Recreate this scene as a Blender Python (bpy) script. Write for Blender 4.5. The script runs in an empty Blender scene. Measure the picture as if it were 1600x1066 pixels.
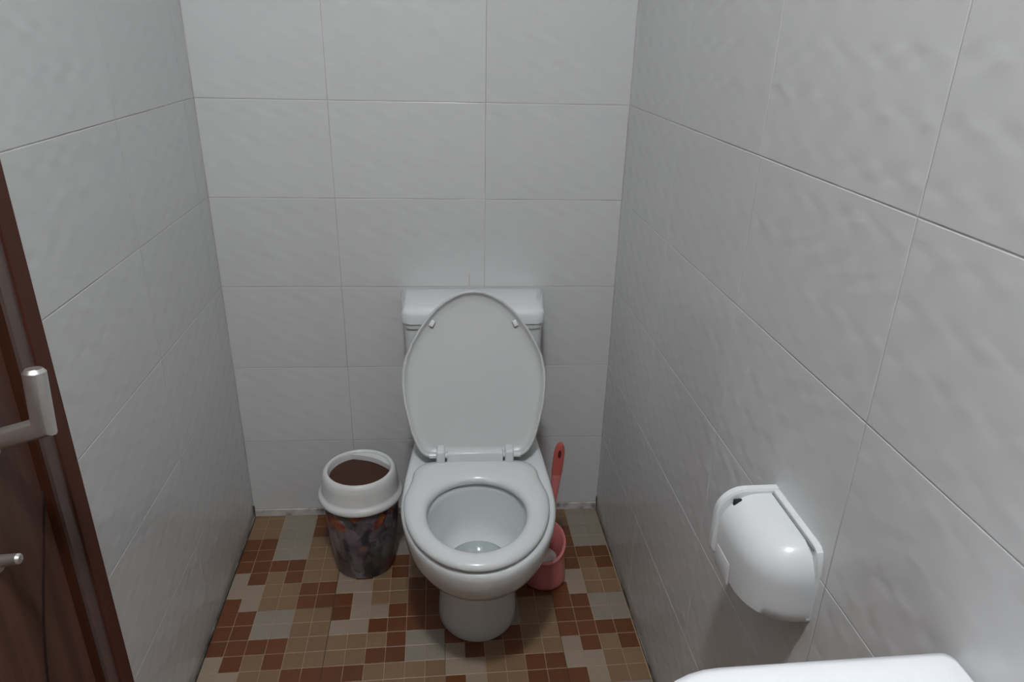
import bpy, math, random
from mathutils import Vector, Matrix

random.seed(4)
scene = bpy.context.scene
COL = scene.collection

# ------------------------------------------------------------------ camera
F_PX, CX, CY, CZ = 1118.3, 0.602, -1.956, 1.444
yaw, pitch, roll = (math.radians(a) for a in (6.26, 23.39, 1.41))
fwd = Vector((math.sin(yaw)*math.cos(pitch), math.cos(yaw)*math.cos(pitch), -math.sin(pitch)))
rt0 = Vector((math.cos(yaw), -math.sin(yaw), 0.0)); up0 = rt0.cross(fwd)
rt = rt0*math.cos(roll) + up0*math.sin(roll)
up = up0*math.cos(roll) - rt0*math.sin(roll)
cam_data = bpy.data.cameras.new('camera')
cam_data.sensor_fit = 'HORIZONTAL'; cam_data.sensor_width = 36.0
cam_data.lens = F_PX/1600*36.0
cam_data.clip_start = 0.02
cam = bpy.data.objects.new('camera', cam_data); COL.objects.link(cam)
cam.matrix_world = Matrix(((rt.x, up.x, -fwd.x, CX), (rt.y, up.y, -fwd.y, CY), (rt.z, up.z, -fwd.z, CZ), (0, 0, 0, 1)))
scene.camera = cam

# ------------------------------------------------------------------ world, light, exposure
world = bpy.data.worlds.new('world'); scene.world = world; world.use_nodes = True
world.node_tree.nodes['Background'].inputs[0].default_value = (0.75, 0.8, 0.85, 1)
world.node_tree.nodes['Background'].inputs[1].default_value = 0.05
LAMP_X, LAMP_Y = 0.52, -1.88
LAMP_POWER = 37.0
vs = scene.view_settings
vs.view_transform = 'Standard'; vs.look = 'None'; vs.gamma = 1.0; vs.use_curve_mapping = False
vs.exposure = 0.0

# ------------------------------------------------------------------ helpers
def link(o, parent=None):
    COL.objects.link(o)
    if parent is not None: o.parent = parent
    return o

def mesh_of(name, verts, faces, mat=None, smooth=False):
    me = bpy.data.meshes.new(name)
    me.from_pydata([tuple(v) for v in verts], [], faces)
    me.update()
    if mat: me.materials.append(mat)
    if smooth:
        for p in me.polygons: p.use_smooth = True
    return me

def obj(name, verts, faces, mat, parent=None, smooth=False, loc=None, auto=None):
    me = mesh_of(name, verts, faces, mat, smooth)
    import bmesh
    bm = bmesh.new(); bm.from_mesh(me)
    bmesh.ops.remove_doubles(bm, verts=bm.verts, dist=1e-6)
    bmesh.ops.recalc_face_normals(bm, faces=bm.faces)
    if auto is not None:
        for e in bm.edges:
            if len(e.link_faces) == 2 and e.calc_face_angle(0) > math.radians(auto): e.smooth = False
    bm.to_mesh(me); bm.free()
    o = bpy.data.objects.new(name, me)
    if loc: o.location = loc
    return link(o, parent)

def empty(name, loc=(0, 0, 0), rz=0.0, label=None, cat=None):
    o = bpy.data.objects.new(name, None); o.location = loc; o.rotation_euler = (0, 0, rz)
    o.empty_display_size = 0.05
    link(o)
    if label: o['label'] = label
    if cat: o['category'] = cat
    return o

def box(x0, x1, y0, y1, z0, z1):
    v = [(x, y, z) for z in (z0, z1) for y in (y0, y1) for x in (x0, x1)]
    f = [(0, 2, 3, 1), (4, 5, 7, 6), (0, 1, 5, 4), (2, 6, 7, 3), (0, 4, 6, 2), (1, 3, 7, 5)]
    return v, f

def add(a, b):
    n = len(a[0]); a[0].extend(b[0]); a[1].extend([tuple(i+n for i in f) for f in b[1]]); return a

def bevbox(x0, x1, y0, y1, z0, z1, b):
    """box whose every edge carries a small chamfer"""
    import bmesh
    bm = bmesh.new(); v, f = box(x0, x1, y0, y1, z0, z1)
    vs_ = [bm.verts.new(p) for p in v]
    for q in f: bm.faces.new([vs_[i] for i in q])
    bmesh.ops.bevel(bm, geom=list(bm.edges), offset=b, segments=3, profile=0.5, affect='EDGES')
    bm.verts.index_update()
    out = ([tuple(p.co) for p in bm.verts], [tuple(p.index for p in q.verts) for q in bm.faces]); bm.free()
    return out

def loft(rings, cap0=True, cap1=True, closed=True):
    n = len(rings[0]); v = [p for r in rings for p in r]; f = []
    for i in range(len(rings)-1):
        for j in range(n if closed else n-1):
            k = (j+1) % n
            f.append((i*n+j, i*n+k, (i+1)*n+k, (i+1)*n+j))
    if cap0: f.append(tuple(range(n-1, -1, -1)))
    if cap1: f.append(tuple((len(rings)-1)*n+j for j in range(n)))
    return v, f

def lathe(profile, n=64, cap0=False, cap1=False, c=(0, 0)):
    rings = [[(c[0]+r*math.cos(2*math.pi*j/n), c[1]+r*math.sin(2*math.pi*j/n), z) for j in range(n)] for r, z in profile]
    return loft(rings, cap0, cap1)

def tube(path, rad, n=24, cap=True, squash=None):
    path = [Vector(p) for p in path]
    if not isinstance(rad, (list, tuple)): rad = [rad]*len(path)
    rings = []; t0 = (path[1]-path[0]).normalized()
    ref = Vector((0, 0, 1)) if abs(t0.z) < 0.9 else Vector((1, 0, 0))
    a = t0.cross(ref).normalized()
    for i, p in enumerate(path):
        t = (path[min(i+1, len(path)-1)]-path[max(i-1, 0)]).normalized()
        a = (a-t*a.dot(t)).normalized(); b = t.cross(a)
        s = squash[i] if squash else 1.0
        rings.append([tuple(p+a*rad[i]*math.cos(2*math.pi*j/n)+b*rad[i]*s*math.sin(2*math.pi*j/n)) for j in range(n)])
    return loft(rings, cap, cap)

def mitred(p0, corner, p1, r, n=32):
    """two tubes meeting in a mitre at the corner"""
    p0, c, p1 = Vector(p0), Vector(corner), Vector(p1)
    d0 = (c-p0).normalized(); d1 = (p1-c).normalized()
    pn = d0.cross(d1).normalized(); m = (d0+d1).normalized()
    rings = []
    a0 = pn.cross(d0); a1 = pn.cross(d1)
    for base, d, a, end in ((p0, d0, a0, 0), (c, d0, a0, 1), (p1, d1, a1, 2)):
        ring = []
        for j in range(n):
            q = base+pn*r*math.cos(2*math.pi*j/n)+a*r*math.sin(2*math.pi*j/n)
            if end == 1: q = q+d*((c-q).dot(m)/d.dot(m))
            ring.append(tuple(q))
        rings.append(ring)
        if end == 2:
            s = 0.72
            rings.append([tuple(p1+d1*r*0.35+(Vector(q)-p1)*s) for q in ring])
    return loft(rings)

# ------------------------------------------------------------------ materials
def new_mat(name, color, rough=0.5, spec=0.5, metallic=0.0, coat=0.0):
    m = bpy.data.materials.new(name); m.use_nodes = True
    b = m.node_tree.nodes['Principled BSDF']
    b.inputs['Base Color'].default_value = (*color, 1)
    b.inputs['Roughness'].default_value = rough
    b.inputs['Metallic'].default_value = metallic
    b.inputs['Specular IOR Level'].default_value = spec
    b.inputs['Coat Weight'].default_value = coat
    return m

def N(m, typ, **kw):
    n = m.node_tree.nodes.new(typ)
    for k, v in kw.items(): setattr(n, k, v)
    return n

def L(m, a, b): m.node_tree.links.new(a, b)
def bsdf(m): return m.node_tree.nodes['Principled BSDF']

def math_node(m, op, a, b=None, c=None):
    n = N(m, 'ShaderNodeMath', operation=op)
    for i, x in enumerate((a, b, c)):
        if x is None: continue
        if isinstance(x, (int, float)): n.inputs[i].default_value = x
        else: L(m, x, n.inputs[i])
    return n.outputs[0]

def mix_color(m, fac, c1, c2, blend='MIX'):
    n = N(m, 'ShaderNodeMix', data_type='RGBA', blend_type=blend)
    for i, x in ((0, fac), (6, c1), (7, c2)):
        if isinstance(x, (int, float)): n.inputs[i].default_value = x
        elif isinstance(x, tuple): n.inputs[i].default_value = (*x, 1)
        else: L(m, x, n.inputs[i])
    return n.outputs[2]

def noise(m, vec, scale, detail=3.0, rough=0.5):
    n = N(m, 'ShaderNodeTexNoise'); n.inputs['Scale'].default_value = scale
    n.inputs['Detail'].default_value = detail; n.inputs['Roughness'].default_value = rough
    if vec is not None: L(m, vec, n.inputs['Vector'])
    return n

def ramp(m, fac, stops):
    n = N(m, 'ShaderNodeValToRGB'); cr = n.color_ramp
    while len(cr.elements) < len(stops): cr.elements.new(0.5)
    for e, (p, c) in zip(cr.elements, stops): e.position = p; e.color = (*c, 1)
    L(m, fac, n.inputs[0]); return n.outputs[0]

def vec_scale(m, vec, s):
    n = N(m, 'ShaderNodeMapping'); n.inputs['Scale'].default_value = s
    L(m, vec, n.inputs['Vector']); return n.outputs[0]

# white wall tile with the woven relief of lens-shaped dimples pressed into the glaze
def make_wall_tile_mat():
    m = new_mat('wall_tile_glaze', (0.70, 0.705, 0.70), 0.2, 0.5)
    tc = N(m, 'ShaderNodeTexCoord'); sep = N(m, 'ShaderNodeSeparateXYZ'); L(m, tc.outputs['Object'], sep.inputs[0])
    x, z = sep.outputs[0], sep.outputs[2]
    wob = noise(m, tc.outputs['Object'], 9.0, 1.0)
    xs = math_node(m, 'ADD', x, math_node(m, 'MULTIPLY', wob.outputs[0], 0.002))
    wave = math_node(m, 'SINE', math_node(m, 'MULTIPLY', xs, 2*math.pi/0.08))
    row = math_node(m, 'COSINE', math_node(m, 'MULTIPLY', z, 2*math.pi/0.0625))
    row = math_node(m, 'POWER', math_node(m, 'MAXIMUM', math_node(m, 'MULTIPLY_ADD', row, -0.5, 0.5), 0.0), 4.0)
    h = math_node(m, 'MULTIPLY', wave, row)
    soft = noise(m, tc.outputs['Object'], 5.0, 2.0)
    h = math_node(m, 'ADD', h, math_node(m, 'MULTIPLY', soft.outputs[0], 0.2))
    bp = N(m, 'ShaderNodeBump'); bp.inputs['Strength'].default_value = 1.0; bp.inputs['Distance'].default_value = 0.0006
    L(m, h, bp.inputs['Height']); L(m, bp.outputs[0], bsdf(m).inputs['Normal'])
    info = N(m, 'ShaderNodeObjectInfo')
    c = mix_color(m, info.outputs['Random'], (0.595, 0.60, 0.60), (0.625, 0.63, 0.63))
    L(m, c, bsdf(m).inputs['Base Color'])
    return m
M_TILE = make_wall_tile_mat()

def make_grout():
    m = new_mat('wall_grout', (0.6, 0.58, 0.55), 0.9, 0.2)
    tc = N(m, 'ShaderNodeTexCoord')
    n = noise(m, tc.outputs['Object'], 6.0, 4.0)
    L(m, ramp(m, n.outputs[0], [(0.35, (0.36, 0.34, 0.31)), (0.6, (0.52, 0.51, 0.49))]), bsdf(m).inputs['Base Color'])
    return m
M_GROUT = make_grout()

def make_cement():
    m = new_mat('cement_fillet', (0.5, 0.49, 0.47), 0.85, 0.2)
    tc = N(m, 'ShaderNodeTexCoord')
    n = noise(m, tc.outputs['Object'], 22.0, 5.0)
    L(m, ramp(m, n.outputs[0], [(0.33, (0.16, 0.14, 0.12)), (0.5, (0.50, 0.48, 0.45)), (0.7, (0.6, 0.59, 0.57))]), bsdf(m).inputs['Base Color'])
    bp = N(m, 'ShaderNodeBump'); bp.inputs['Distance'].default_value = 0.002; L(m, n.outputs[0], bp.inputs['Height'])
    L(m, bp.outputs[0], bsdf(m).inputs['Normal'])
    return m
M_CEMENT = make_cement()

def make_dark_joint():
    m = new_mat('dark_joint', (0.07, 0.06, 0.05), 0.85, 0.2)
    tc = N(m, 'ShaderNodeTexCoord'); n = noise(m, tc.outputs['Object'], 14.0, 4.0)
    L(m, ramp(m, n.outputs[0], [(0.35, (0.05, 0.042, 0.036)), (0.65, (0.20, 0.18, 0.155))]), bsdf(m).inputs['Base Color'])
    return m
M_JOINT = make_dark_joint()

def make_square(name, c1, c2, speck=0.0):
    m = new_mat(name, c1, 0.38, 0.4)
    tc = N(m, 'ShaderNodeTexCoord'); info = N(m, 'ShaderNodeObjectInfo')
    c = mix_color(m, info.outputs['Random'], c1, c2)
    n = noise(m, tc.outputs['Object'], 60.0, 3.0)
    c = mix_color(m, math_node(m, 'MULTIPLY', n.outputs[0], 0.35), c, tuple(k*0.78 for k in c1))
    if speck:
        n2 = noise(m, tc.outputs['Object'], 420.0, 1.0)
        c = mix_color(m, math_node(m, 'MULTIPLY', math_node(m, 'GREATER_THAN', n2.outputs[0], 0.53), speck), c, tuple(k*0.55 for k in c1))
    L(m, c, bsdf(m).inputs['Base Color'])
    return m
M_SQ = {
    'B': make_square('floor_terracotta', (0.120, 0.041, 0.015), (0.150, 0.052, 0.019)),
    'T': make_square('floor_tan', (0.200, 0.122, 0.066), (0.235, 0.150, 0.082)),
    'L': make_square('floor_pale', (0.285, 0.220, 0.160), (0.310, 0.245, 0.185)),
    'G': make_square('floor_speckled_grey', (0.275, 0.230, 0.188), (0.295, 0.252, 0.21), 0.45),
}
M_FGROUT = new_mat('floor_cream_grout', (0.36, 0.27, 0.18), 0.8, 0.2)
M_CERAMIC = new_mat('white_ceramic', (0.69, 0.715, 0.72), 0.09, 0.5, coat=0.3)
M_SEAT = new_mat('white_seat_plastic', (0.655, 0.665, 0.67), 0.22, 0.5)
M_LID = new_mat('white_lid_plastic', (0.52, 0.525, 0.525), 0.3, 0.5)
M_PLASTIC = new_mat('white_plastic', (0.70, 0.72, 0.73), 0.25, 0.5)
M_BINLID = new_mat('bin_lid_plastic', (0.66, 0.665, 0.66), 0.25, 0.5)
M_FLAP = new_mat('brown_plastic', (0.062, 0.024, 0.016), 0.5, 0.25)
M_DARKHOLE = new_mat('dark_recess', (0.03, 0.03, 0.03), 0.8, 0.2)
M_PINK = new_mat('pink_plastic', (0.58, 0.19, 0.185), 0.3, 0.5)
M_PINKD = new_mat('red_pink_plastic', (0.46, 0.10, 0.085), 0.3, 0.5)
M_BRISTLE = new_mat('white_bristles', (0.7, 0.68, 0.66), 0.8, 0.2)
M_RUST = new_mat('rust_stain', (0.53, 0.49, 0.41), 0.4, 0.3)
M_PAPER = new_mat('tissue_paper', (0.8, 0.79, 0.77), 0.95, 0.1)
M_PAINT = new_mat('white_paint', (0.78, 0.78, 0.76), 0.8, 0.2)
def make_water():
    m = bpy.data.materials.new('still_water'); m.use_nodes = True
    nt = m.node_tree; nt.nodes.remove(nt.nodes['Principled BSDF'])
    tr = N(m, 'ShaderNodeBsdfTransparent'); tr.inputs[0].default_value = (0.93, 0.96, 0.96, 1)
    gl = N(m, 'ShaderNodeBsdfGlossy'); gl.inputs['Roughness'].default_value = 0.12
    fr = N(m, 'ShaderNodeFresnel'); fr.inputs[0].default_value = 1.33
    mx = N(m, 'ShaderNodeMixShader'); L(m, fr.outputs[0], mx.inputs[0]); L(m, tr.outputs[0], mx.inputs[1]); L(m, gl.outputs[0], mx.inputs[2])
    L(m, mx.outputs[0], nt.nodes['Material Output'].inputs[0])
    return m
M_WATER = make_water()

def make_steel():
    m = new_mat('brushed_steel', (0.74, 0.73, 0.71), 0.3, 0.5, metallic=0.85)
    return m
M_STEEL = make_steel()

def make_wood(name, dark, light, rough=0.35, scale=1.0):
    m = new_mat(name, dark, rough, 0.4)
    tc = N(m, 'ShaderNodeTexCoord')
    v = vec_scale(m, tc.outputs['Object'], (30*scale, 30*scale, 1.6*scale))
    n = noise(m, v, 1.0, 5.0, 0.6)
    n2 = noise(m, vec_scale(m, tc.outputs['Object'], (9*scale, 9*scale, 0.7*scale)), 1.0, 2.0)
    f = math_node(m, 'ADD', math_node(m, 'MULTIPLY', n.outputs[0], 0.6), math_node(m, 'MULTIPLY', n2.outputs[0], 0.4))
    L(m, ramp(m, f, [(0.36, dark), (0.62, light)]), bsdf(m).inputs['Base Color'])
    return m
M_WOOD = make_wood('dark_door_wood', (0.060, 0.027, 0.019), (0.15, 0.070, 0.050))
M_FRAME = make_wood('red_brown_frame_wood', (0.060, 0.016, 0.008), (0.110, 0.030, 0.014), 0.65, 0.7)
M_BEAD_SHEEN = new_mat('bead_sheen_brown', (0.125, 0.085, 0.075), 0.3, 0.5)  # light reflected by the frame's bevel, put into a paler grey-brown
M_BANDING = new_mat('ochre_edge_banding', (0.33, 0.19, 0.09), 0.6, 0.3)
M_GROOVE = new_mat('dark_groove', (0.02, 0.01, 0.008), 0.7, 0.2)
M_REBATE_SHADE = new_mat('rebate_shade_brown', (0.065, 0.02, 0.008), 0.5, 0.3)  # shadow in the rebate, put into a dark orange-brown colour

def make_print():
    """busy printed picture round the bin: mauve and grey patches, dark blots, red and orange strips near the top"""
    m = new_mat('printed_pattern', (0.3, 0.25, 0.27), 0.35, 0.4)
    tc = N(m, 'ShaderNodeTexCoord'); P = tc.outputs['Object']
    sep = N(m, 'ShaderNodeSeparateXYZ'); L(m, P, sep.inputs[0])
    n1 = noise(m, P, 16.0, 4.0); n2 = noise(m, vec_scale(m, P, (1.3, 1.3, 0.8)), 24.0, 3.0)
    vo = N(m, 'ShaderNodeTexVoronoi'); vo.inputs['Scale'].default_value = 15.0
    L(m, mix_color(m, 0.12, vec_scale(m, P, (1.0, 1.0, 0.75)), n1.outputs[1]), vo.inputs['Vector'])
    cell = N(m, 'ShaderNodeSeparateColor'); L(m, vo.outputs['Color'], cell.inputs[0])
    patch = ramp(m, cell.outputs[0], [(0.0, (0.05, 0.045, 0.055)), (0.3, (0.20, 0.155, 0.18)), (0.5, (0.30, 0.235, 0.27)), (0.7, (0.24, 0.235, 0.24)), (0.9, (0.09, 0.095, 0.10))])
    base = mix_color(m, ramp(m, n1.outputs[0], [(0.4, (0, 0, 0)), (0.62, (0.9, 0.9, 0.9))]), patch, (0.085, 0.065, 0.075))
    blots = ramp(m, n2.outputs[0], [(0.50, (0, 0, 0)), (0.62, (0.85, 0.85, 0.85))])
    c = mix_color(m, blots, base, (0.02, 0.02, 0.026))
    n3 = noise(m, vec_scale(m, P, (1, 1, 0.5)), 38.0, 2.0)
    warm = ramp(m, n3.outputs[0], [(0.42, (0.24, 0.03, 0.02)), (0.55, (0.36, 0.13, 0.03)), (0.65, (0.20, 0.04, 0.03))])
    n4 = noise(m, vec_scale(m, P, (1, 1, 0.7)), 20.0, 2.0)
    top = math_node(m, 'GREATER_THAN', sep.outputs[2], 0.175)
    mid = math_node(m, 'MULTIPLY', math_node(m, 'GREATER_THAN', n4.outputs[0], 0.52), math_node(m, 'MULTIPLY', top, 0.85))
    c = mix_color(m, mid, c, warm)
    spots = math_node(m, 'MULTIPLY', math_node(m, 'GREATER_THAN', n4.outputs[0], 0.66), 0.35)
    c = mix_color(m, spots, c, (0.30, 0.12, 0.07))
    L(m, c, bsdf(m).inputs['Base Color'])
    return m
M_PRINT = make_print()

# ------------------------------------------------------------------ room shell
W, CEIL, FRONT = 1.107, 3.10, -2.35
TH = -0.031                       # the back wall stands slightly skewed to the side walls
Z0, TW, THT = 0.0234, 0.40, 0.25  # first course of wall tiles, tile size
GAP = 0.0008

def wall(name, loc, rz, x0, x1, cuts=None):
    """slab of grout colour whose face is recessed 1.2 mm behind the tiles; local -y faces the room"""
    v, f = [], []
    for a, b, z0, z1 in (cuts or [(x0, x1, 0, CEIL)]):
        add((v, f), box(a, b, 0.0006, 0.09, z0, z1))
    o = obj(name, v, f, M_GROUT)
    o.location = loc; o.rotation_euler = (0, 0, rz); o['kind'] = 'structure'
    return o

tile_cache = {}
def wall_tile(parent, ox, oz, x0, x1, z0, z1):
    """one glazed tile; object origin at the centre of the uncut tile so that the relief runs on"""
    key = tuple(round(k, 4) for k in (x0-ox, x1-ox, z0-oz, z1-oz))
    if key not in tile_cache:
        a, b, c, d = key; g = GAP; e = 0.0010; dy = 0.0004
        a, b, c, d = a+g, b-g, c+g, d-g
        v = [(a, 0.004, c), (b, 0.004, c), (b, 0.004, d), (a, 0.004, d),
             (a, dy, c), (b, dy, c), (b, dy, d), (a, dy, d),
             (a+e, 0, c+e), (b-e, 0, c+e), (b-e, 0, d-e), (a+e, 0, d-e)]
        f = [(8, 9, 10, 11)]
        for k in range(4):
            j = (k+1) % 4
            f.append((k, j, j+4, k+4)); f.append((k+4, j+4, j+8, k+8))
        tile_cache[key] = mesh_of('wall_tile', v, f, M_TILE)
    o = bpy.data.objects.new('wall_tile', tile_cache[key]); o.location = (ox, 0, oz)
    link(o, parent)

def tile_field(parent, joints, xmin, xmax, zmin=None, zmax=CEIL, holes=()):
    z = Z0
    while z < zmax-0.01:
        z1 = min(z+THT, zmax)
        for a, b in zip(joints[:-1], joints[1:]):
            full = a if b >= xmax-1e-6 and b-a < TW else b-TW
            ox = full+TW/2
            lo, hi = max(a, xmin), min(b, xmax); zz0, zz1 = z, z1
            for hx0, hx1, hz in holes:           # door opening
                if hi > hx0+0.001 and lo < hx1-0.001 and zz0 < hz:
                    if zz1 <= hz+0.001: lo = hi
                    else: zz0 = hz
            if hi-lo > 0.004 and zz1-zz0 > 0.004:
                wall_tile(parent, ox, z+THT/2, lo, hi, zz0, zz1)
        z += THT

wall_back = wall('wall_back', (0, 0, 0), TH, -0.10, 1.25)
tile_field(wall_back, [0.0, 0.329, 0.731, W], 0.0, W)
DOOR0, DOOR1, DOORH = -1.73, -0.888, 2.13           # opening in the left wall (Y range)
wall_left = wall('wall_left', (0, 0, 0), math.radians(90), FRONT, 0,
                 [(DOOR1, 0.05, 0, CEIL), (FRONT, DOOR0, 0, CEIL), (DOOR0, DOOR1, DOORH, CEIL)])
tile_field(wall_left, [FRONT, -2.08, -1.68, -1.28, -0.88, -0.48, -0.08, 0.0], FRONT, 0.0, holes=[(DOOR0, DOOR1, DOORH)])
wall_right = wall('wall_right', (W, 0, 0), math.radians(-90), -0.05, -FRONT)
tile_field(wall_right, [0.03, 0.056, 0.456, 0.856, 1.256, 1.656, 2.056, -FRONT], 0.03, -FRONT)
wall_front = wall('wall_front', (W, FRONT, 0), math.radians(180), -0.1, W+0.1)
wall_front.data.materials[0] = new_mat('front_wall_bounce_cut', (0.30, 0.28, 0.26), 0.8, 0.2)  # unseen wall, coloured dark to cut the bounce light from the front
ceiling = obj('ceiling', *box(-0.1, W+0.1, FRONT-0.1, 0.1, CEIL, CEIL+0.08), M_PAINT); ceiling['kind'] = 'structure'

# floor: slab > 30 cm ceramic tile > squares pressed into it
floor = obj('floor', *box(-0.1, W+0.1, FRONT-0.1, 0.1, -0.10, -0.0045), M_JOINT); floor['kind'] = 'structure'
PAT = ['BBGGTT', 'BBGGTT', 'BBBBTT', 'LBTBTT', 'LLTTBB', 'BLTTBB']
PAT_ROT = [''.join(PAT[5-c][r] for c in range(6)) for r in range(6)]
PAT_BACK = ['TTGGBB']*6
FY = -0.123
sq_mesh = {}
def square_mesh(key, sx0, sx1, sy0, sy1):
    k = (key, round(sx1-sx0, 4), round(sy1-sy0, 4))
    if k not in sq_mesh:
        hx, hy = (sx1-sx0)/2-0.0007, (sy1-sy0)/2-0.0007; e = 0.0006
        v = [(-hx, -hy, -0.002), (hx, -hy, -0.002), (hx, hy, -0.002), (-hx, hy, -0.002),
             (-hx, -hy, -0.0004), (hx, -hy, -0.0004), (hx, hy, -0.0004), (-hx, hy, -0.0004),
             (-hx+e, -hy+e, 0), (hx-e, -hy+e, 0), (hx-e, hy-e, 0), (-hx+e, hy-e, 0)]
        f = [(8, 9, 10, 11)]
        for a in range(4):
            b = (a+1) % 4; f.append((a, b, b+4, a+4)); f.append((a+4, b+4, b+8, a+8))
        sq_mesh[k] = mesh_of('mosaic_square', v, f, M_SQ[key])
    return sq_mesh[k]
far_v, far_f, far_m = [], [], []
keys = list(M_SQ)
for ti in range(4):
    for tj in range(-1, 8):
        tx0, tx1 = 0.3*ti, min(0.3*ti+0.3, W-0.004); ty1 = FY-0.3*tj; ty0 = ty1-0.3
        if ty0 > 0 or ty1 < FRONT: continue
        lo_y = max(ty0, FRONT); hi_y = min(ty1, 0.02)
        tx0c = max(tx0, 0.006)
        pat = PAT_BACK if tj == -1 else (PAT_ROT if (ti, tj) in ((1, 1), (2, 3), (0, 2), (3, 4)) else PAT)
        tile = obj('floor_tile', *box(tx0c+0.0008-tx0, tx1-tx0-0.0008, lo_y+0.0008-ty1, hi_y-0.0008-ty1, -0.006, -0.0007), M_FGROUT, floor)
        tile.location = (tx0, ty1, 0)
        for r in range(6):
            for c in range(6):
                x0, x1 = tx0+0.05*c, min(tx0+0.05*c+0.05, tx1); y1 = ty1-0.05*r; y0 = y1-0.05
                y1c, y0c, x0c = min(y1, 0.02), max(y0, FRONT), max(x0, 0.006)
                if x1-x0c < 0.006 or y1c-y0c < 0.006: continue
                key = pat[r][c]
                if tj <= 1 and y0 > -0.73 and not (0.598 < x0 < 0.76 and -0.50 < y0 < -0.07):
                    o = bpy.data.objects.new('mosaic_square', square_mesh(key, x0c, x1, y0c, y1c))
                    o.location = ((x0c+x1)/2-tx0, (y0c+y1c)/2-ty1, 0); link(o, tile)
                else:
                    n = len(far_v); g = 0.0007
                    v, f = box(x0c+g, x1-g, y0c+g, y1c-g, -0.002, 0.0)
                    add((far_v, far_f), (v, f)); far_m += [keys.index(key)]*6
far = obj('mosaic_field', far_v, far_f, None, floor)
for k in keys: far.data.materials.append(M_SQ[k])
for p, mi in zip(far.data.polygons, far_m): p.material_index = mi
far['kind'] = 'stuff'

# cement fillet under the lowest tiles of the back wall, dirty joints along the side walls
v, f = box(0.0, W, -0.006, 0.003, -0.002, Z0-0.001)
trim = obj('trim_1', v, f, M_CEMENT); trim.rotation_euler = (0, 0, TH); trim['kind'] = 'structure'
trim = obj('trim_2', *box(0.0, 0.005, -0.88, -0.008, -0.004, 0.003), M_JOINT); trim['kind'] = 'structure'
trim = obj('trim_3', *box(W-0.004, W, FRONT, -0.042, -0.004, 0.003), M_JOINT); trim['kind'] = 'structure'
trim = obj('trim_4', *box(-0.001, 0.005, -0.010, -0.005, 0.0, 0.040), M_JOINT); trim['kind'] = 'structure'
trim = obj('trim_5', *box(W-0.003, W+0.002, -0.042, -0.034, 0.0, 0.045), M_JOINT); trim['kind'] = 'structure'

stain = obj('rust_stain', [(0.685, -0.0003, 0.776), (0.691, -0.0003, 0.776), (0.690, -0.0003, 0.812), (0.687, -0.0003, 0.812)], [(0, 1, 2, 3)], M_RUST, wall_back)

# ------------------------------------------------------------------ door in the left wall
door = empty('door_1', (0, -1.31, 0)); door['kind'] = 'structure'
DY = 1.31
def dpart(name, vf, mat, parent=None, smooth=False, auto=None):
    v, f = vf
    return obj(name, [(x, y+DY, z) for x, y, z in v] if parent is None else v, f, mat, parent or door, smooth, auto=auto)
E0, E1 = DOOR1, DOOR0
def frame_ring(a, b, x0, x1):
    """upright far, upright near and head between distances a..b from the opening's edge"""
    v, f = box(x0, x1, E0-b, E0-a, 0, DOORH-a)
    add((v, f), box(x0, x1, E1+a, E1+b, 0, DOORH-a))
    add((v, f), box(x0, x1, E1+b, E0-b, DOORH-b, DOORH-a))
    return v, f
fr = dpart('door_frame', frame_ring(0.0025, 0.041, -0.08, 0.006), M_FRAME)
dpart('edge_banding', frame_ring(0.0, 0.0025, -0.08, 0.004), M_BANDING)
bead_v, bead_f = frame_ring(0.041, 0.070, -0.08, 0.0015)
dpart('door_bead', (bead_v, bead_f), M_BEAD_SHEEN)
dpart('door_rebate', frame_ring(0.070, 0.078, -0.08, -0.004), M_REBATE_SHADE)
leaf = dpart('door_leaf', box(-0.06, -0.015, E1+0.079, E0-0.079, 0.012, DOORH-0.079), M_WOOD)
# the long curved groove routed into the leaf
curve = [(-0.955, 0.800), (-0.975, 0.745), (-1.002, 0.690), (-1.028, 0.640), (-1.050, 0.590), (-1.068, 0.540), (-1.084, 0.480), (-1.10, 0.40), (-1.11, 0.30), (-1.115, 0.18), (-1.115, 0.06)]
dpart('groove', tube([(-0.0150, y, z) for y, z in curve], 0.0022, 8), M_GROOVE, smooth=True)
gr2 = [(-1.16, 1.95), (-1.14, 1.7), (-1.15, 1.45), (-1.20, 1.2), (-1.24, 1.0), (-1.26, 0.7), (-1.25, 0.4), (-1.24, 0.06)]
dpart('groove', tube([(-0.0150, y, z) for y, z in gr2], 0.0022, 8), M_GROOVE, smooth=True)
# lever handle: neck out of the leaf, mitred bend, grip standing upright
handle = dpart('lever_handle', mitred((-0.016, -1.051, 0.914), (0.067, -1.056, 0.939), (0.067, -1.046, 1.016), 0.0145), M_STEEL, smooth=True, auto=35)
rose = lathe([(0.024, 0.0), (0.024, 0.005), (0.021, 0.007), (0.0, 0.007)], 32)
rose = ([(-0.015+z, -1.051+x+DY, 0.909+y) for x, y, z in rose[0]], rose[1])
obj('rose', rose[0], rose[1], M_STEEL, handle, True, auto=35)
lk = tube([(-0.03, -1.100, 0.749), (-0.022, -1.100, 0.751), (0.0, -1.104, 0.757), (0.019, -1.108, 0.762), (0.021, -1.108, 0.762)], [0.009, 0.010, 0.0085, 0.0075, 0.005], 20)
lock = dpart('thumb_turn', lk, M_STEEL, smooth=True, auto=35)
lr = lathe([(0.012, 0.0), (0.012, 0.004), (0.0, 0.006)], 32)
obj('rose', [(-0.015+z, -1.101+x+DY, 0.749+y) for x, y, z in lr[0]], lr[1], M_STEEL, lock, True, auto=35)

# ------------------------------------------------------------------ toilet
toilet = empty('toilet', (0.697, -0.022, 0), TH, 'white ceramic toilet with its seat lid raised against the tank', 'toilet')
def smoothstep(t): t = max(0, min(1, t)); return t*t*(3-2*t)

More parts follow.
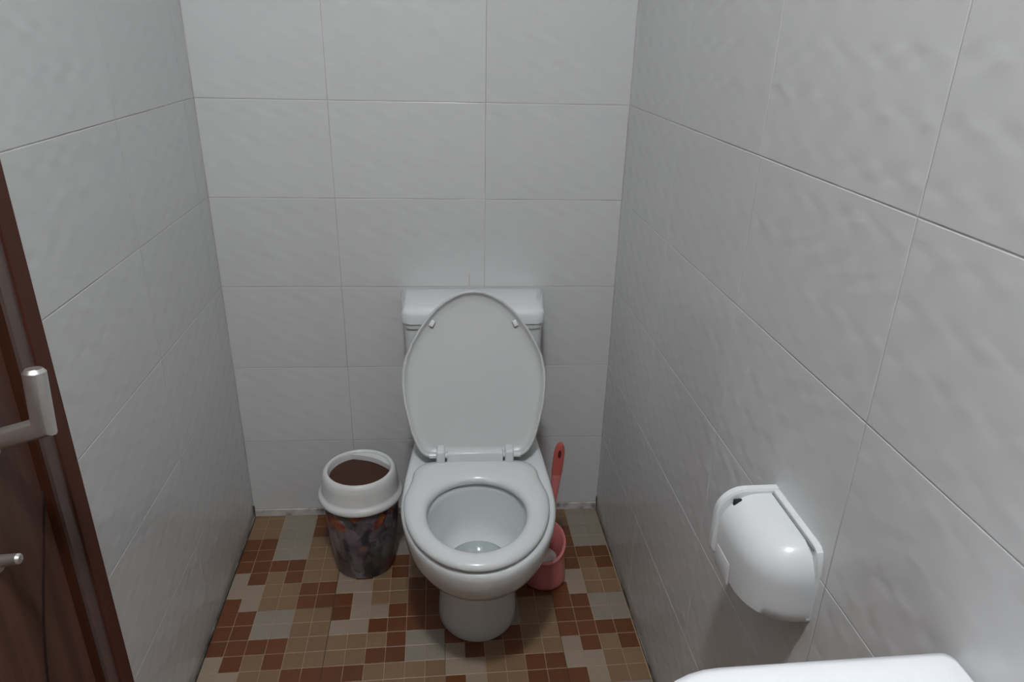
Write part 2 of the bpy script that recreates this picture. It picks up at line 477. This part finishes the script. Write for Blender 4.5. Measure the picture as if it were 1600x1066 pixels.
def egg(z, yf, ym, yb, hw, hb, n=96, pf=2.0, rc=0.05, cx=0.0):
    """outline at height z: rounded front (yf), widest at ym (half width hw), tapering to a squarish back (yb, half width hb)"""
    half = []
    nf = n//4
    for i in range(nf+1):                              # front tip to widest point
        t = math.pi/2*i/nf
        half.append((hw*math.sin(t)**(2/pf), ym+(yf-ym)*math.cos(t)**(2/pf)))
    nb = n//2-nf
    rc = min(rc, hb*0.9)
    ns = nb//2
    for i in range(1, ns+1):                           # side
        t = i/ns; half.append((hw+(hb-hw)*smoothstep(t), ym+(yb-rc-ym)*t))
    nc = nb-ns
    for i in range(1, nc+1):                           # rear corner
        t = math.pi/2*i/nc
        half.append((hb-rc+rc*math.cos(t), yb-rc+rc*math.sin(t)))
    pts = [(x, y) for x, y in half]+[(-x, y) for x, y in reversed(half[1:])]
    return [(cx+x, y, z) for x, y in pts]

B = []
for z, yf, ym, yb, hw, hb in [
        (0.000, -0.553, -0.43, -0.12, 0.103, 0.100), (0.006, -0.557, -0.43, -0.12, 0.106, 0.102), (0.03, -0.555, -0.43, -0.12, 0.104, 0.100),
        (0.10, -0.558, -0.43, -0.11, 0.101, 0.098), (0.16, -0.565, -0.44, -0.10, 0.103, 0.098), (0.20, -0.580, -0.45, -0.09, 0.110, 0.100),
        (0.225, -0.612, -0.46, -0.08, 0.123, 0.104), (0.25, -0.660, -0.47, -0.07, 0.140, 0.112), (0.28, -0.705, -0.48, -0.05, 0.158, 0.125),
        (0.31, -0.737, -0.49, -0.035, 0.170, 0.140), (0.34, -0.757, -0.50, -0.03, 0.178, 0.152), (0.37, -0.768, -0.50, -0.03, 0.183, 0.160),
        (0.39, -0.772, -0.50, -0.03, 0.185, 0.163), (0.402, -0.772, -0.50, -0.03, 0.185, 0.163), (0.409, -0.768, -0.50, -0.034, 0.181, 0.159),
        (0.412, -0.760, -0.50, -0.042, 0.173, 0.151)]:
    B.append(egg(z, yf, ym, yb, hw, hb, cx=0.006))
def ell(z, cy, ry, rx, n=96):
    """ellipse with the same vertex order as egg()"""
    return [(0.004+rx*math.sin(2*math.pi*j/n), cy-ry*math.cos(2*math.pi*j/n), z) for j in range(n)]
n96 = len(B[0])
for z, cy, ry, rx in [(0.411, -0.59, 0.150, 0.130), (0.404, -0.59, 0.144, 0.124), (0.39, -0.588, 0.142, 0.122), (0.37, -0.587, 0.140, 0.120),
                      (0.345, -0.583, 0.136, 0.117), (0.31, -0.575, 0.127, 0.110), (0.28, -0.567, 0.114, 0.099), (0.255, -0.558, 0.096, 0.084),
                      (0.238, -0.55, 0.074, 0.064), (0.228, -0.545, 0.050, 0.043), (0.224, -0.542, 0.025, 0.02)]:
    B.append(ell(z, cy, ry, rx, n96))
obj('bowl', *loft(B), M_CERAMIC, toilet, True, auto=50)
obj('water', *loft([ell(0.2518, -0.557, 0.0935, 0.082, 48), ell(0.252, -0.557, 0.093, 0.0815, 48)]), M_WATER, toilet, True, auto=50)
bolt = lathe([(0.011, 0.0), (0.011, 0.010), (0.007, 0.016), (0.0, 0.017)], 20)
for s in (-1, 1):
    obj('bolt_cap', [(s*0.118+x, -0.42+y, 0.205+z) for x, y, z in lathe([(0.0, 0.0), (0.010, 0.0), (0.011, 0.012), (0.011, 0.045)], 20)[0]],
        lathe([(0.0, 0.0), (0.010, 0.0), (0.011, 0.012), (0.011, 0.045)], 20)[1], M_PLASTIC, toilet, True, auto=40)

# tank and its lid
def slab(z, yb, yf, hwb, hwf, r=0.03, n=8):
    """plan of the tank: wider at the wall, rounded front corners"""
    pts = [(-hwb, yb), (hwb, yb)]
    for i in range(n+1):
        t = math.pi/2*i/n; pts.append((hwf-r+r*math.cos(t), yf+r-r*math.sin(t)))
    for x, y in list(reversed(pts[2:])): pts.append((-x, y))
    return [(x, y, z) for x, y in pts]
T = [slab(0.405, -0.008, -0.135, 0.150, 0.140), slab(0.42, -0.007, -0.150, 0.165, 0.155), slab(0.50, -0.006, -0.165, 0.178, 0.170), slab(0.60, -0.005, -0.172, 0.189, 0.182), slab(0.716, -0.005, -0.175, 0.193, 0.185)]
obj('tank', *loft(T), M_CERAMIC, toilet, True, auto=40)
TL = [slab(0.714, -0.003, -0.176, 0.193, 0.183), slab(0.718, -0.002, -0.180, 0.198, 0.187), slab(0.730, -0.002, -0.181, 0.199, 0.188), slab(0.732, -0.002, -0.184, 0.202, 0.190),
      slab(0.757, -0.002, -0.184, 0.203, 0.190), slab(0.766, -0.003, -0.180, 0.200, 0.186), slab(0.770, -0.006, -0.172, 0.194, 0.179), slab(0.772, -0.012, -0.155, 0.185, 0.165)]
obj('tank_lid', *loft(TL), M_CERAMIC, toilet, True, auto=40)
btn = lathe([(0.024, 0.0), (0.024, 0.004), (0.021, 0.006), (0.0, 0.006)], 32)
obj('flush_button', [(x, y-0.085, z+0.771) for x, y, z in btn[0]], btn[1], M_STEEL, toilet, True, auto=35)

# seat ring
def seat_out(k, z):
    """k insets the outline"""
    return egg(z, -0.772+k, -0.53, -0.368-k, 0.1715-k, 0.156-k, cx=0.001, rc=0.055)
def seat_in(k, z, n=96):
    r = []
    for j in range(n):
        t = 2*math.pi*j/n
        x = (0.113+k)*math.sin(t); y = -math.cos(t)
        y = -0.575+(0.145+k)*y if y < 0 else -0.575+(0.118+k)*y
        r.append((x, y, z))
    return r
S = [seat_in(0.004, 0.416), seat_out(0.006, 0.416), seat_out(0.001, 0.419), seat_out(0.0, 0.424), seat_out(0.003, 0.430), seat_out(0.010, 0.435), seat_out(0.022, 0.4385),
     seat_in(0.022, 0.4390), seat_in(0.012, 0.4365), seat_in(0.005, 0.431), seat_in(0.001, 0.424), seat_in(0.004, 0.416)]
obj('seat', *loft(S, False, False), M_SEAT, toilet, True, auto=60)

# raised lid, a shallow dish leaning back on the tank's front edge
LA = math.atan2(0.175, 0.337)                     # lean from the vertical
lid_prof = [(0.0, 0.118), (0.004, 0.128), (0.012, 0.138), (0.03, 0.150), (0.06, 0.162), (0.09, 0.170), (0.13, 0.180), (0.165, 0.185), (0.195, 0.187), (0.225, 0.1855), (0.26, 0.178), (0.295, 0.163), (0.33, 0.143),
            (0.36, 0.122), (0.385, 0.100), (0.405, 0.076), (0.42, 0.050), (0.429, 0.026), (0.432, 0.0)]
def lid_pt(x, s, d):
    """x across, s up the lid, d out of its face towards the room"""
    y0, z0 = -0.362, 0.437
    return (x, y0+s*math.sin(LA)-d*math.cos(LA), z0+s*math.cos(LA)+d*math.sin(LA))
def lid_ring(k, d):
    c = 0.205; pts = []
    prof = [(s, w) for s, w in lid_prof]
    right = []; left = []
    for s, w in prof:
        fx = 1-k/0.187; fs = 1-k/0.216
        ss = c+(s-c)*fs
        right.append(lid_pt(w*fx, ss, d)); left.append(lid_pt(-w*fx, ss, d))
    return right+list(reversed(left[:-1]))
R = [lid_ring(0.020, -0.016), lid_ring(0.008, -0.014), lid_ring(0.001, -0.008), lid_ring(0.0, 0.0), lid_ring(0.001, 0.005), lid_ring(0.004, 0.0065), lid_ring(0.007, 0.005),
     lid_ring(0.009, -0.002), lid_ring(0.016, -0.006), lid_ring(0.03, -0.0075), lid_ring(0.09, -0.0085)]
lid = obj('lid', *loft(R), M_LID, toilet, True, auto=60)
for x, s in ((-0.108, 0.345), (0.108, 0.345)):
    bb = bevbox(-0.006, 0.006, -0.004, 0.004, -0.009, 0.009, 0.0025)
    a = 0.5 if x < 0 else -0.5
    pts = []
    for px, py, pz in bb[0]:
        qx = px*math.cos(a)+pz*math.sin(a); qz = -px*math.sin(a)+pz*math.cos(a)
        pts.append(lid_pt(x+qx, s+qz, py-0.001))
    obj('bumper', pts, bb[1], M_SEAT, lid, True, auto=40)
# hinges: lid lugs, the seat's bar between them
for x in (-0.087, 0.087):
    hg = bevbox(x-0.011, x+0.011, -0.392, -0.352, 0.412, 0.470, 0.006)
    obj('hinge', *hg, M_SEAT, toilet, True, auto=40)
obj('hinge_bar', *bevbox(-0.072, 0.072, -0.384, -0.358, 0.418, 0.462, 0.005), M_SEAT, toilet, True, auto=40)
pin = tube([(-0.116, -0.373, 0.449), (0.116, -0.373, 0.449)], 0.007, 20)
obj('hinge_pin', *pin, M_SEAT, toilet, True, auto=40)

# ------------------------------------------------------------------ pedal-less swing bin
bin_ = empty('waste_bin', (0.372, -0.238, 0), 0, 'round waste bin with dark printed sides and white lid left of the toilet', 'bin')
obj('body', *lathe([(0.0, 0.004), (0.078, 0.0), (0.083, 0.002), (0.086, 0.008), (0.097, 0.12), (0.106, 0.235), (0.106, 0.25), (0.102, 0.25), (0.100, 0.235), (0.090, 0.12), (0.08, 0.012), (0.0, 0.01)], 72), M_PRINT, bin_, True, auto=40)
blid = obj('bin_lid', *lathe([(0.109, 0.240), (0.116, 0.239), (0.1175, 0.242), (0.117, 0.249), (0.113, 0.255), (0.1085, 0.258), (0.1065, 0.264), (0.1045, 0.292), (0.101, 0.312), (0.0965, 0.320), (0.0915, 0.3235), (0.087, 0.322), (0.085, 0.317),
                              (0.0835, 0.299), (0.0825, 0.295), (0.086, 0.291), (0.100, 0.262), (0.109, 0.246), (0.109, 0.240)], 96), M_BINLID, bin_, True, auto=60)
# brown swing flap sunk in the opening, and the white rear segment it is cut off by
n = 72
flap_t = [(0.083*math.cos(2*math.pi*j/n), 0.083*math.sin(2*math.pi*j/n)) for j in range(n)]
rings = [[(x, y, 0.2965) for x, y in flap_t], [(x, y, 0.2995) for x, y in flap_t], [(x*0.97, y*0.97, 0.3005) for x, y in flap_t]]
obj('flap', *loft(rings), M_FLAP, bin_, True, auto=40)
a0, a1 = math.radians(8), math.radians(112)
seg = []
m_ = 28
arc = [(0.0840*math.cos(a0+(a1-a0)*i/m_), 0.0840*math.sin(a0+(a1-a0)*i/m_)) for i in range(m_+1)]
p0, p1 = Vector((*arc[0], 0)), Vector((*arc[-1], 0))
chord = [tuple((p1.lerp(p0, i/m_))[:2]) for i in range(1, m_)]
chord = [(x+0.010*math.sin(math.pi*i/m_)*0.6, y+0.012*math.sin(math.pi*i/m_)) for i, (x, y) in enumerate(chord, 1)]
outl = arc+chord
rings = [[(x, y, 0.298) for x, y in outl], [(x, y, 0.314) for x, y in outl], [(x*0.985+0.001, y*0.985+0.001, 0.316) for x, y in outl]]
obj('rear_segment', *loft(rings), M_BINLID, bin_, True, auto=40)

# ------------------------------------------------------------------ toilet brush in its holder
brush_holder = empty('brush_holder', (0.888, -0.352, 0), 0, 'pink plastic brush holder with slanted open top on the floor beside the toilet', 'holder')
n = 64; rings = []
def cut_z(x, y, t): return t*(0.128+0.62*y+0.10*x)       # the rim slopes from the back down to the front
prof = [(0.0, 0.0), (0.050, 0.0), (0.058, 0.004), (0.060, 0.012)]
out = [[(r*math.cos(2*math.pi*j/n), r*math.sin(2*math.pi*j/n), z) for j in range(n)] for r, z in prof]
for t in (0.3, 0.6, 0.9, 1.0):
    r = 0.060-0.008*t+0.004*(t == 1.0)
    out.append([(r*math.cos(2*math.pi*j/n), r*math.sin(2*math.pi*j/n), max(0.02, 0.012+(cut_z(r*math.cos(2*math.pi*j/n), r*math.sin(2*math.pi*j/n), 1.0)-0.012)*t)) for j in range(n)])
for r, t in ((0.052, 1.02), (0.048, 0.99), (0.047, 0.5), (0.046, 0.1)):
    out.append([(r*math.cos(2*math.pi*j/n), r*math.sin(2*math.pi*j/n), max(0.014, 0.012+(cut_z(r*math.cos(2*math.pi*j/n), r*math.sin(2*math.pi*j/n), 1.0)-0.012)*t)) for j in range(n)])
obj('cup', *loft(out, False, True), M_PINK, brush_holder, True, auto=50)

brush = empty('toilet_brush', (0.890, -0.350, 0.016), 0, 'pink toilet brush standing upright, its flat handle showing behind the seat', 'brush')
bx, by, bz = 0.890, -0.350, 0.016
def rel(p): return (p[0]-bx, p[1]-by, p[2]-bz)
axis0, axis1 = Vector((0.888, -0.352, 0.05)), Vector((0.9175, -0.332, 0.440))
def ax(t): return axis0.lerp(axis1, t)
obj('bristle_head', *tube([rel(p) for p in (ax(-0.07), ax(-0.05), ax(0.08), ax(0.12))], [0.012, 0.030, 0.030, 0.012], 28), M_BRISTLE, brush, True, auto=50)
# flat handle: lower shank pink, upper grip deeper red with the hanging hole
dirn = (axis1-axis0).normalized(); sidev = Vector((1, 0, 0)); sidev = (sidev-dirn*sidev.dot(dirn)).normalized(); thick = dirn.cross(sidev)
def flat(ts, ws, th=0.0065, n=20):
    rings = []
    for t, w in zip(ts, ws):
        c = ax(t)
        rings.append([rel(c+sidev*w*math.cos(2*math.pi*j/n)+thick*th*min(1, w/0.006)*math.sin(2*math.pi*j/n)) for j in range(n)])
    return loft(rings)
obj('shank', *flat([0.08, 0.3, 0.5, 0.62, 0.72, 0.755], [0.006, 0.007, 0.009, 0.0115, 0.0135, 0.014]), M_PINK, brush, True, auto=50)
grip = obj('grip', *flat([0.75, 0.78, 0.85, 0.92, 0.96, 0.985, 1.0], [0.0142, 0.0148, 0.0153, 0.0150, 0.0125, 0.0085, 0.002]), M_PINKD, brush, True, auto=50)
hole_c = ax(0.915)
hv = []
for k, off in enumerate((-0.0073, 0.0073)):
    hv.append([rel(hole_c-thick*off+sidev*0.0045*math.cos(2*math.pi*j/20)+dirn*0.012*math.sin(2*math.pi*j/20)) for j in range(20)])
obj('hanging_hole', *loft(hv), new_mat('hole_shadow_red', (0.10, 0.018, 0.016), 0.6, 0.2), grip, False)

# ------------------------------------------------------------------ toilet roll holder on the right wall
holder = empty('paper_holder', (W, -1.165, 0.76), 0, 'white plastic covered toilet roll holder fixed to the right wall', 'paper holder')
def H(p, yy, z): return (-p, yy, z-0.76)               # p: distance out from the wall
YF, YN = 0.077, -0.077                                 # far and near end, local y
def prof_ring(yy, pm, zt, zb, r, p0=0.0, n=14, rb=0.02):
    """cross-section: flat at the wall, rounded outer top and bottom"""
    pts = [H(p0, yy, zb), H(p0, yy, zt)]
    r = min(r, pm-p0-0.001); rb = min(rb, pm-p0-0.001)
    for i in range(n+1):
        t = math.pi/2*i/n; pts.append(H(pm-r+r*math.sin(t), yy, zt-r+r*math.cos(t)))
    for i in range(n+1):
        t = math.pi/2*i/n; pts.append(H(pm-rb+rb*math.cos(t), yy, zb+rb-rb*math.sin(t)))
    return pts
obj('back_plate', *loft([prof_ring(YF-0.0125, 0.009, 0.819, 0.69, 0.003, rb=0.003), prof_ring(YN+0.020, 0.009, 0.819, 0.69, 0.003, rb=0.003), prof_ring(YN+0.012, 0.009, 0.8175, 0.69, 0.003, rb=0.003), prof_ring(YN+0.006, 0.0085, 0.813, 0.692, 0.003, rb=0.003), prof_ring(YN+0.002, 0.0075, 0.803, 0.695, 0.003, rb=0.003), prof_ring(YN-0.0005, 0.006, 0.785, 0.70, 0.003, rb=0.003)]), M_PLASTIC, holder, True, auto=20)
obj('end_plate', *loft([prof_ring(YF+0.001, 0.090, 0.818, 0.70, 0.042), prof_ring(YF, 0.092, 0.820, 0.698, 0.042), prof_ring(YF-0.010, 0.092, 0.820, 0.698, 0.042), prof_ring(YF-0.012, 0.090, 0.817, 0.70, 0.042)]), M_PLASTIC, holder, True, auto=20)
def plan(z, k, y_far, pm=0.086, yn=YN-0.001, ys=0.012, n=16):
    """plan of the cover: flat far end, straight outer side, big round near corner; k insets the free sides"""
    pts = [H(0.002, y_far, z), H(pm-k, y_far, z)]
    pts += [H(pm-k, y_far+(ys-y_far)*i/4, z) for i in range(1, 4)]
    for i in range(n+1):
        t = math.pi/2*i/n
        pts.append(H(0.002+(pm-k-0.002)*math.cos(t)**0.75, ys+(yn+k*0.7-ys)*math.sin(t)**0.85, z))
    return pts
def cover(y_far, grow, zb, zt, fil):
    rings = [plan(zb, 0.006-grow, y_far), plan(zb+0.004, 0.001-grow, y_far)]
    rings += [plan(zb+(zt-fil-zb)*i/3, -grow, y_far) for i in range(1, 4)]
    for i in range(1, 13):
        t = math.pi/2*i/13; rings.append(plan(zt-fil+fil*math.sin(t), fil*(1-math.cos(t))-grow, y_far))
    rings += [plan(zt, q_-grow, y_far) for q_ in (fil, 0.066, 0.076, 0.0825)]
    return loft(rings)
obj('cover', *cover(YF-0.012, 0.0, 0.695, 0.813, 0.055), M_PLASTIC, holder, True, auto=45)
obj('roll_tab', *bevbox(-0.0868, -0.076, 0.008, 0.060, 0.690-0.76, 0.730-0.76, 0.003), M_PLASTIC, holder, True, auto=45)
hb = bevbox(-0.070, -0.050, YF-0.018, YF-0.0115, 0.792-0.76, 0.806-0.76, 0.002)
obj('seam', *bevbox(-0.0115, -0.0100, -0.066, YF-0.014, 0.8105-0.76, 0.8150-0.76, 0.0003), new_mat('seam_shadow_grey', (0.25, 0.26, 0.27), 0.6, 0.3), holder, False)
obj('pivot_slot', *hb, M_DARKHOLE, holder, False)

# ------------------------------------------------------------------ wash basin on the right wall, only its far rim in view
basin = empty('wash_basin', (W, -1.70, 0.74), 0, 'white ceramic wash basin on the right wall, only its rim visible', 'basin')
def rr(z, x0, x1, y0, y1, r, rw=0.012, n=10):
    """rounded rectangle; outer (room side) corners r, wall side corners rw"""
    pts = []
    for cx_, cy_, rad, a in ((x0+r, y0+r, r, 180), (x1-rw, y0+rw, rw, 270), (x1-rw, y1-rw, rw, 0), (x0+r, y1-r, r, 90)):
        for i in range(n+1):
            t = math.radians(a+90*i/n); pts.append((cx_+rad*math.cos(t), cy_+rad*math.sin(t), z))
    return pts
q = 0.232
BS = [rr(0.0, -0.24, -0.002, -0.12, 0.12, 0.10), rr(0.03, -0.28, -0.002, -0.16, 0.16, 0.12), rr(0.08, -0.325, -0.002, -0.20, 0.20, 0.12), rr(0.115, -0.342, -0.002, -0.222, 0.222, 0.11), rr(0.128, -0.346, -0.002, -q+0.004, q-0.004, 0.105),
      rr(0.138, -0.348, -0.002, -q, q, 0.105), rr(0.145, -0.346, -0.004, -q+0.003, q-0.003, 0.103), rr(0.149, -0.338, -0.010, -q+0.012, q-0.012, 0.096),
      rr(0.149, -0.310, -0.085, -0.200, 0.200, 0.10, 0.06), rr(0.143, -0.302, -0.092, -0.192, 0.192, 0.10, 0.06), rr(0.11, -0.290, -0.10, -0.18, 0.18, 0.10, 0.07), rr(0.06, -0.26, -0.12, -0.14, 0.14, 0.069, 0.069), rr(0.025, -0.22, -0.15, -0.06, 0.06, 0.034, 0.034)]
obj('bowl', *loft(BS), new_mat('basin_ceramic', (0.84, 0.85, 0.88), 0.1, 0.5), basin, True, auto=50)
dr = lathe([(0.0, 0.026), (0.018, 0.027), (0.020, 0.025)], 28)
obj('drain', [(x-0.185, y, z) for x, y, z in dr[0]], dr[1], M_STEEL, basin, True)

# ------------------------------------------------------------------ ceiling lamp
lamp = empty('ceiling_lamp', (LAMP_X, LAMP_Y, CEIL), 0, 'square white surface-mounted lamp on the ceiling above the room', 'lamp')
HS = 0.10
fv, ff = box(-HS-0.012, -HS, -HS-0.012, HS+0.012, -0.03, 0)
add((fv, ff), box(HS, HS+0.012, -HS-0.012, HS+0.012, -0.03, 0)); add((fv, ff), box(-HS, HS, -HS-0.012, -HS, -0.03, 0)); add((fv, ff), box(-HS, HS, HS, HS+0.012, -0.03, 0))
obj('housing', fv, ff, M_PAINT, lamp)
m_emit = bpy.data.materials.new('lamp_diffuser'); m_emit.use_nodes = True
bs = bsdf(m_emit); bs.inputs['Base Color'].default_value = (0.9, 0.9, 0.9, 1)
bs.inputs['Emission Color'].default_value = (0.95, 0.975, 1.0, 1); bs.inputs['Emission Strength'].default_value = LAMP_POWER/(math.pi*(2*HS)**2)
obj('diffuser', *box(-HS, HS, -HS, HS, -0.026, -0.004), m_emit, lamp)
